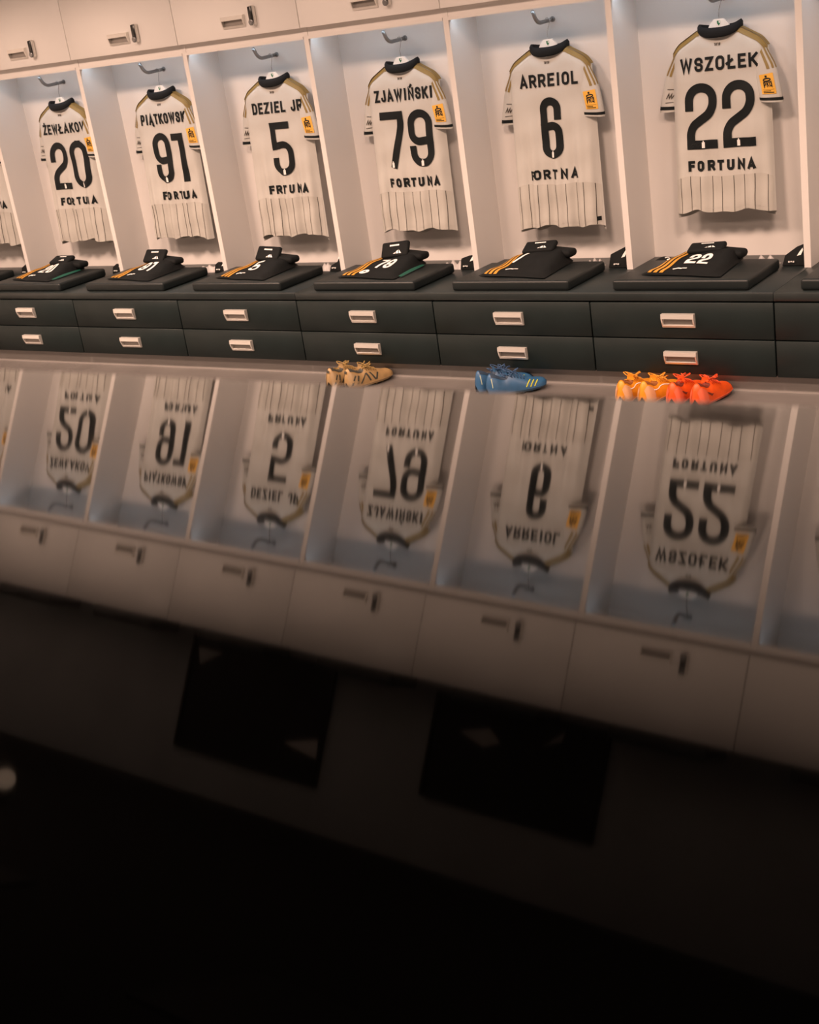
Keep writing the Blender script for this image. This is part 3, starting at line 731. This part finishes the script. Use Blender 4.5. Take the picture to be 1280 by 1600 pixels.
BM = dict(
    gold=mat('sand_upper', (0.30, 0.195, 0.085), 0.5, var=.12, vscale=30), golds=mat('sand_sole', (0.30, 0.21, 0.11), 0.5), goldd=mat('dark_olive', (0.035, 0.035, 0.028), 0.6), goldl=mat('sand_lace', (0.26, 0.17, 0.05), 0.7),
    blue=mat('blue_upper', (0.022, 0.085, 0.185), 0.45, var=.15, vscale=20), blues=mat('blue_sole', (0.035, 0.09, 0.16), 0.5), blued=mat('navy_lining', (0.012, 0.03, 0.06), 0.7), bluel=mat('blue_lace', (0.02, 0.06, 0.14), 0.7),
    yel=mat('amber_upper', (0.64, 0.235, 0.010), 0.45, var=.12, vscale=20), yels=mat('pale_orange_sole', (0.55, 0.30, 0.16), 0.4), yeld=mat('brown_lining', (0.22, 0.07, 0.01), 0.7), yell=mat('amber_lace', (0.62, 0.25, 0.015), 0.7),
    red=mat('red_orange_upper', (0.64, 0.075, 0.007), 0.45, var=.15, vscale=20), reds=mat('coral_sole', (0.60, 0.11, 0.05), 0.4), redd=mat('dark_red_lining', (0.14, 0.02, 0.008), 0.7), redl=mat('red_lace', (0.62, 0.06, 0.008), 0.7))
def pair(key, spots, style, labs):
    for (hx, hy, ad, sd), lab in zip(spots, labs):
        make_boot(lab, (hx, hy), math.radians(ad), BM[key], BM[key + 's'], BM[key + 'd'], BM[key + 'l'], style, sd)
pair('gold', [(-2.225, -.235, 82, 1), (-2.115, -.235, 76, -1)], 'zig', ['sand-coloured football boot, left one of the pair under the number seventy-nine drawers', 'sand-coloured football boot, right one of the pair with dark zigzag sides'])
pair('blue', [(-1.385, -.185, 55, 1), (-1.300, -.225, 50, -1)], 'bars', ['blue football boot, rear one of the blue pair by the plinth', 'blue football boot with lime stripes, front one of the blue pair'])
pair('yel', [(-.612, -.245, 86, 1), (-.508, -.245, 84, -1)], 'swoosh', ['amber yellow football boot, leftmost of the four bright boots', 'amber yellow football boot with white logo beside the red boots'])
pair('red', [(-.372, -.245, 88, 1), (-.266, -.245, 86, -1)], 'plain', ['red-orange football boot next to the amber pair', 'red-orange football boot, rightmost boot on the floor'])

# ------------------------------------------------------------------ black flat cases on top of the overhead cabinets
for k in range(-7, 2):
    u = empty('padded_case', (k * P + .50, .50, Z_DOORT))
    tag(u, near(k, 'flat black padded case on the cabinet', 'above'), 'case', 'black cases on the cabinet tops')
    rbox('case_body', (k * P + .50, .515, Z_DOORT + .0365), (.49, .26, .070), .020, 'leather', u, seg=3)
    MB().tube([(k * P + .44, .387, Z_DOORT + .040), (k * P + .45, .377, Z_DOORT + .040), (k * P + .55, .377, Z_DOORT + .040), (k * P + .56, .387, Z_DOORT + .040)], .005, 6).build('case_handle', 'black', u)
# dark framed prints on the upper wall
for (xa, xb, za, zb, lab, marks) in ((-3.42, -2.36, 2.20, 2.86, 'large dark framed print above the number five cabinet', [[(-3.37, 2.27), (-3.18, 2.27), (-3.34, 2.36)], [(-2.63, 2.67), (-2.40, 2.61), (-2.39, 2.71)]]),
                                     (-1.70, -.70, 2.20, 2.74, 'large dark framed print above the number six cabinet', [[(-1.53, 2.37), (-1.36, 2.32), (-1.28, 2.38), (-1.38, 2.42)], [(-1.06, 2.35), (-.94, 2.25), (-.95, 2.30)]])):
    u = empty('framed_print', ((xa + xb) / 2, .69, za)); tag(u, lab, 'picture', 'dark framed prints on the upper wall')
    MB().box(xa + .02, xb - .02, .685, .6995, za + .02, zb - .02).build('print_sheet', 'poster', u)
    f = MB()
    for q in ((xa, xa + .02, za, zb), (xb - .02, xb, za, zb), (xa + .02, xb - .02, za, za + .02), (xa + .02, xb - .02, zb - .02, zb)): f.box(q[0], q[1], .675, .6995, q[2], q[3])
    f.build('frame', 'blackmetal', u)
    for mk in marks: MB().prism(mk, 'y', .6835, .6850).build('pale_shape', 'postermark', u)
# ceiling lamps: recessed panels
for i, (x, y) in enumerate(LAMPS):
    u = empty('ceiling_lamp', (x, y, CEIL)); tag(u, 'warm rectangular ceiling lamp, %s in the row %s' % (('leftmost', 'second from left', 'third from left', 'third from right', 'second from right', 'rightmost')[i % 6], 'nearest the lockers' if i < 6 else 'added as fill by the mirror slab'), 'lamp', 'ceiling lamps')
    f = MB(); f.box(x - .30, x + .30, y - .30, y - .28, CEIL - .014, CEIL - .0005); f.box(x - .30, x + .30, y + .28, y + .30, CEIL - .014, CEIL - .0005)
    f.box(x - .30, x - .28, y - .28, y + .28, CEIL - .014, CEIL - .0005); f.box(x + .28, x + .30, y - .28, y + .28, CEIL - .014, CEIL - .0005); f.build('housing', 'blackmetal', u)
    MB().box(x - .28, x + .28, y - .28, y + .28, CEIL - .012, CEIL - .001).build('louvre', 'blackmetal', u)
u = empty('ceiling_spotlight', (-3.24, -.68, CEIL)); tag(u, 'small dim spotlight under the ceiling, seen at the reflection left edge', 'lamp')
MB().tube([(-3.24, -.68, CEIL - .0005), (-3.24, -.68, CEIL - .06), (-3.18, -.75, CEIL - .12)], [.02, .05, .06], 14).build('housing', 'blackmetal', u, True)
MB().tube([(-3.181, -.749, CEIL - .119), (-3.175, -.756, CEIL - .125)], .052, 14).build('lens', 'lampface', u)

# ------------------------------------------------------------------ added black mirror slab, stands in for a small mirror held under the lens
NRM = Vector((.01765279, .27107706, 1.0)).normalized(); HGT = .08
def onm(u, v): d = ray(u, v); return CAM + d * (-HGT / d.dot(NRM))
EA, EB = onm(0, 577), onm(1280, 637)
e1 = (EB - EA).normalized(); e2 = e1.cross(NRM).normalized()
if (CAM - EA).dot(e2) < 0: e2 = -e2
foot = CAM - NRM * HGT
mid = EA + e1 * ((foot - EA).dot(e1)); depth = (foot - mid).dot(e2) + .30
tb = empty('lens_mirror_slab', (mid.x, mid.y, 0)); tag(tb, 'added inclined black mirror slab, stand-in for a small mirror held under the lens', 'mirror slab')
cs = [mid - e1 * 1.25, mid + e1 * 1.25, mid + e1 * 1.25 + e2 * depth, mid - e1 * 1.25 + e2 * depth]
top = MB().add(cs + [c - NRM * .022 for c in cs], [(0, 1, 2, 3), (7, 6, 5, 4), (0, 4, 5, 1), (1, 5, 6, 2), (2, 6, 7, 3), (3, 7, 4, 0)])
t_ = top.build('slab_top', 'glass', tb); t_['label'] = 'glossy black top reflecting the lockers upside down'
for a, b in ((-1.15, .12), (1.15, .12), (1.15, depth - .1), (-1.15, depth - .1)):
    p = mid + e1 * a + e2 * b - NRM * .026
    MB().box(p.x - .025, p.x + .025, p.y - .025, p.y + .025, 0.0005, p.z - .006).build('slab_leg', 'blackmetal', tb)
